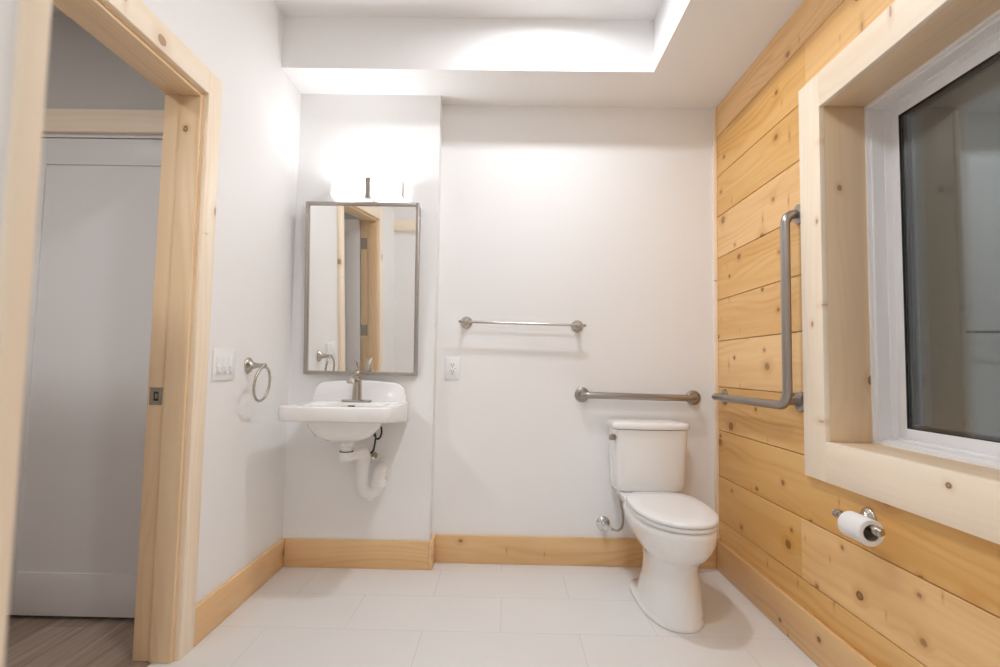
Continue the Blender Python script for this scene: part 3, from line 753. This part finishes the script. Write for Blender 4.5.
# ---- toilet paper holder and roll
PYc, PZ = 1.640, 0.577
px = XR - 0.072
tp = empty('toilet_paper_holder', (XR, PYc + 0.04, PZ), 'nickel toilet paper holder on the pine wall below the window', 'toilet paper holder')
MB().lathe([(0.033, 0.0), (0.033, 0.004), (0.030, 0.009), (0.021, 0.014), (0.015, 0.024), (0.012, 0.045), (0.013, 0.060), (0.013, 0.074), (0.008, 0.082), (0.001, 0.083)], face_to((XR, PYc + 0.038, PZ - 0.002), (-1, 0, 0)), 36).build('post', M['nickel'], tp)
MB().tube([(px, PYc - 0.103, PZ), (px, PYc + 0.080, PZ)], 0.0085, 20).build('rod', M['nickel'], tp)
for y, s in ((PYc - 0.094, -1), (PYc + 0.066, 1)):
    MB().lathe([(0.009, 0.0), (0.0135, 0.003), (0.0135, 0.012), (0.0115, 0.016), (0.0125, 0.021), (0.008, 0.028), (0.001, 0.029)], face_to((px, y, PZ), (0, s, 0)), 24).build('finial', M['nickel'], tp)
RO, RI = 0.0375, 0.0225
rz = PZ - (RI - 0.0085) + 0.0006
ry0, ry1 = PYc - 0.078, PYc + 0.020
rp = empty('toilet_paper_roll', (px, (ry0 + ry1) / 2, rz), 'nearly used white toilet paper roll on the wall holder', 'toilet paper')
F = face_to((px, ry0, rz), (0, 1, 0)); L = ry1 - ry0
MB().lathe([(RI + 0.001, 0.0005), (RI + 0.002, 0.0), (RO - 0.002, 0.0), (RO, 0.002), (RO, L - 0.002), (RO - 0.002, L), (RI + 0.002, L), (RI + 0.001, L - 0.0005), (RI + 0.001, 0.0005)], F, 48, False, False).build('tissue', M['paper'], rp)
MB().lathe([(RI, 0.001), (RI + 0.001, 0.001), (RI + 0.001, L - 0.001), (RI, L - 0.001), (RI, 0.001)], F, 48, False, False).build('core', M['card'], rp)

# ---- toilet
TX = 0.716
to = empty('toilet', (TX, 2.45, 0), 'white two piece toilet in the corner by the pine wall', 'toilet')
sec = [(0.000, 0.125, 2.144, 2.640), (0.004, 0.129, 2.140, 2.645), (0.018, 0.129, 2.141, 2.645), (0.024, 0.126, 2.144, 2.635), (0.034, 0.122, 2.148, 2.56), (0.050, 0.119, 2.151, 2.52), (0.120, 0.107, 2.160, 2.49), (0.180, 0.099, 2.167, 2.48), (0.215, 0.097, 2.170, 2.49),
       (0.240, 0.102, 2.156, 2.52), (0.262, 0.117, 2.126, 2.54), (0.285, 0.136, 2.096, 2.56), (0.312, 0.151, 2.072, 2.59), (0.342, 0.161, 2.057, 2.62), (0.370, 0.165, 2.051, 2.635), (0.390, 0.1655, 2.050, 2.635), (0.400, 0.160, 2.058, 2.63)]
rings = []
for z, hw, yf, yb in sec:
    k = min(1, max(0, (z - 0.2) / 0.12))
    rings.append(at_z(egg(TX, yf, yb, hw, nb=3.6, nf=2.25), z))
MB().loft(rings).build('bowl', M['china'], to, 60)
# rear deck that carries the tank
rings = [at_z(rrect(TX, 2.69, hx_, 0.135, 0.04), z) for z, hx_ in ((0.25, 0.085), (0.30, 0.095), (0.36, 0.125), (0.395, 0.14), (0.408, 0.142), (0.413, 0.137))]
MB().loft(rings).build('deck', M['china'], to, 50)
def bowed(hw, yf, yb, z, r, bow):
    pts = rrect(TX + 0.004, (yf + yb) / 2, hw, (yb - yf) / 2, r, 96)
    return [Vector((x, y - (bow * (1 - ((x - TX - 0.004) / hw) ** 2) if y < (yf + yb) / 2 else 0), z)) for x, y in pts]
tk = [bowed(0.150, 2.690, 2.815, 0.412, 0.03, 0.010), bowed(0.160, 2.678, 2.82, 0.416, 0.034, 0.012), bowed(0.171, 2.664, 2.824, 0.432, 0.036, 0.014), bowed(0.174, 2.658, 2.825, 0.46, 0.034, 0.016), bowed(0.182, 2.645, 2.828, 0.715, 0.030, 0.018), bowed(0.182, 2.645, 2.828, 0.7205, 0.030, 0.018)]
MB().loft(tk).build('tank', M['china'], to, 50)
ld = [bowed(0.182, 2.645, 2.828, 0.7235, 0.03, 0.018), bowed(0.187, 2.638, 2.834, 0.7245, 0.032, 0.019), bowed(0.188, 2.636, 2.835, 0.728, 0.032, 0.019), bowed(0.188, 2.636, 2.835, 0.744, 0.032, 0.019), bowed(0.184, 2.640, 2.832, 0.752, 0.030, 0.018), bowed(0.172, 2.652, 2.822, 0.757, 0.028, 0.016), bowed(0.10, 2.70, 2.78, 0.761, 0.02, 0.006)]
MB().loft(ld).build('tank_lid', M['china'], to, 50)
st = [at_z(egg(TX, yf, 2.575, hw, nb=3.4, nf=2.2), z) for z, hw, yf in ((0.403, 0.159, 2.056), (0.405, 0.164, 2.049), (0.409, 0.165, 2.047), (0.418, 0.165, 2.047), (0.4205, 0.161, 2.053))]
MB().loft(st).build('seat', M['seatp'], to, 50)
st = [at_z(egg(TX, yf, yb, hw, nb=3.4, nf=2.2), z) for z, hw, yf, yb in ((0.4225, 0.162, 2.051, 2.578), (0.424, 0.166, 2.046, 2.58), (0.430, 0.167, 2.044, 2.582), (0.437, 0.165, 2.047, 2.58), (0.4415, 0.157, 2.059, 2.57), (0.444, 0.11, 2.14, 2.50), (0.445, 0.03, 2.30, 2.40))]
MB().loft(st).build('seat_lid', M['seatp'], to, 50)
for x in (TX - 0.075, TX + 0.075): MB().box(x - 0.022, x + 0.022, 2.575, 2.612, 0.402, 0.432, 0.006).build('seat_hinge', M['seatp'], to)
lvx = TX + 0.004 - 0.198
lv_ = MB().lathe([(0.012, 0), (0.012, 0.040), (0.009, 0.042)], face_to((lvx + 0.012, 2.672, 0.684), (0, -1, 0)), 24)
lv_.box(lvx - 0.014, lvx + 0.019, 2.622, 2.634, 0.671, 0.699, 0.004)
lv_.build('flush_lever', M['steel'], to)

# ---- toilet shut-off valve and hose
sv = empty('shutoff_valve', (0.522, YW, 0.215), 'chrome shut-off valve with supply hose on the wall beside the toilet', 'valve')
MB().lathe([(0.036, 0.0), (0.035, 0.004), (0.027, 0.009), (0.013, 0.013)], face_to((0.522, YW, 0.215), (0, -1, 0)), 36).build('escutcheon', M['chrome'], sv)
m = MB().tube([(0.522, YW - 0.008, 0.215), (0.522, YW - 0.06, 0.215)], 0.010, 18)
m.lathe([(0.015, 0.0), (0.016, 0.004), (0.016, 0.024), (0.012, 0.03)], face_to((0.522, YW - 0.045, 0.215), (0, -1, 0)), 24)
m.tube([(0.525, YW - 0.058, 0.213), (0.552, YW - 0.060, 0.204)], 0.0085, 14)
m.build('valve_body', M['chrome'], sv)
rg = [Vector((0.522 + 0.020 * math.cos(2 * PI * j / 32), YW - 0.078, 0.215 + 0.013 * math.sin(2 * PI * j / 32))) for j in range(32)]
MB().loft([rg, [p + Vector((0, -0.010, 0)) for p in rg]], True, True).build('valve_handle', M['chrome'], sv)
hp = [(0.550, YW - 0.060, 0.205), (0.572, YW - 0.062, 0.198), (0.590, YW - 0.068, 0.200), (0.603, YW - 0.078, 0.218), (0.606, YW - 0.088, 0.25), (0.602, YW - 0.096, 0.29), (0.594, YW - 0.102, 0.33), (0.588, YW - 0.106, 0.37), (0.586, YW - 0.108, 0.398)]
# smooth the hose with Catmull-Rom
def smooth(ps, k=6):
    ps = [Vector(p) for p in ps]; out = []
    for i in range(len(ps) - 1):
        p0, p1, p2, p3 = ps[max(i - 1, 0)], ps[i], ps[i + 1], ps[min(i + 2, len(ps) - 1)]
        for j in range(k):
            t = j / k
            out.append(0.5 * ((2 * p1) + (p2 - p0) * t + (2 * p0 - 5 * p1 + 4 * p2 - p3) * t * t + (3 * p1 - p0 - 3 * p2 + p3) * t ** 3))
    return out + [ps[-1]]
MB().tube(smooth(hp), 0.0062, 14).build('supply_hose', M['steel'], sv)
MB().lathe([(0.013, 0.0), (0.015, 0.003), (0.015, 0.018), (0.011, 0.021)], face_to((0.586, YW - 0.108, 0.391), (0, 0, 1)), 18).build('hose_nut', M['pvc'], sv)

# ------------------------------------------------------------------ night outside, camera
wd = bpy.data.worlds.new('World'); S.world = wd; wd.use_nodes = True
bg = wd.node_tree.nodes['Background']; bg.inputs[0].default_value = (0.10, 0.12, 0.14, 1); bg.inputs[1].default_value = 0.12

pitch, yaw, roll = 0.0616, -0.0110, -0.0181
cp, spn, cyw, syw, cr, sr = math.cos(pitch), math.sin(pitch), math.cos(yaw), math.sin(yaw), math.cos(roll), math.sin(roll)
fw = Vector((syw * cp, cyw * cp, spn)); rt = Vector((cyw, -syw, 0)); dn = fw.cross(rt)
r2 = rt * cr + dn * sr; dd = dn * cr - rt * sr
cam = bpy.data.cameras.new('Camera'); co = bpy.data.objects.new('Camera', cam); COL.objects.link(co)
mw = Matrix.Identity(4)
for i in range(3):
    mw[i][0] = r2[i]; mw[i][1] = -dd[i]; mw[i][2] = -fw[i]
mw[2][3] = 1.0166
co.matrix_world = mw
cam.sensor_fit = 'HORIZONTAL'; cam.sensor_width = 36.0; cam.lens = 535.89 / 1000 * 36
cam.clip_start = 0.01
cam.dof.use_dof = True; cam.dof.focus_distance = 2.3; cam.dof.aperture_fstop = 3.2
S.camera = co

S.view_settings.view_transform = 'Standard'; S.view_settings.look = 'None'
S.view_settings.gamma = 1.0; S.view_settings.use_curve_mapping = False
S.view_settings.exposure = 1.28
S.cycles.use_denoising = True
S.cycles.max_bounces = 14; S.cycles.diffuse_bounces = 8; S.cycles.glossy_bounces = 6; S.cycles.transmission_bounces = 10
S.cycles.sample_clamp_indirect = 8.0
S.cycles.caustics_refractive = False
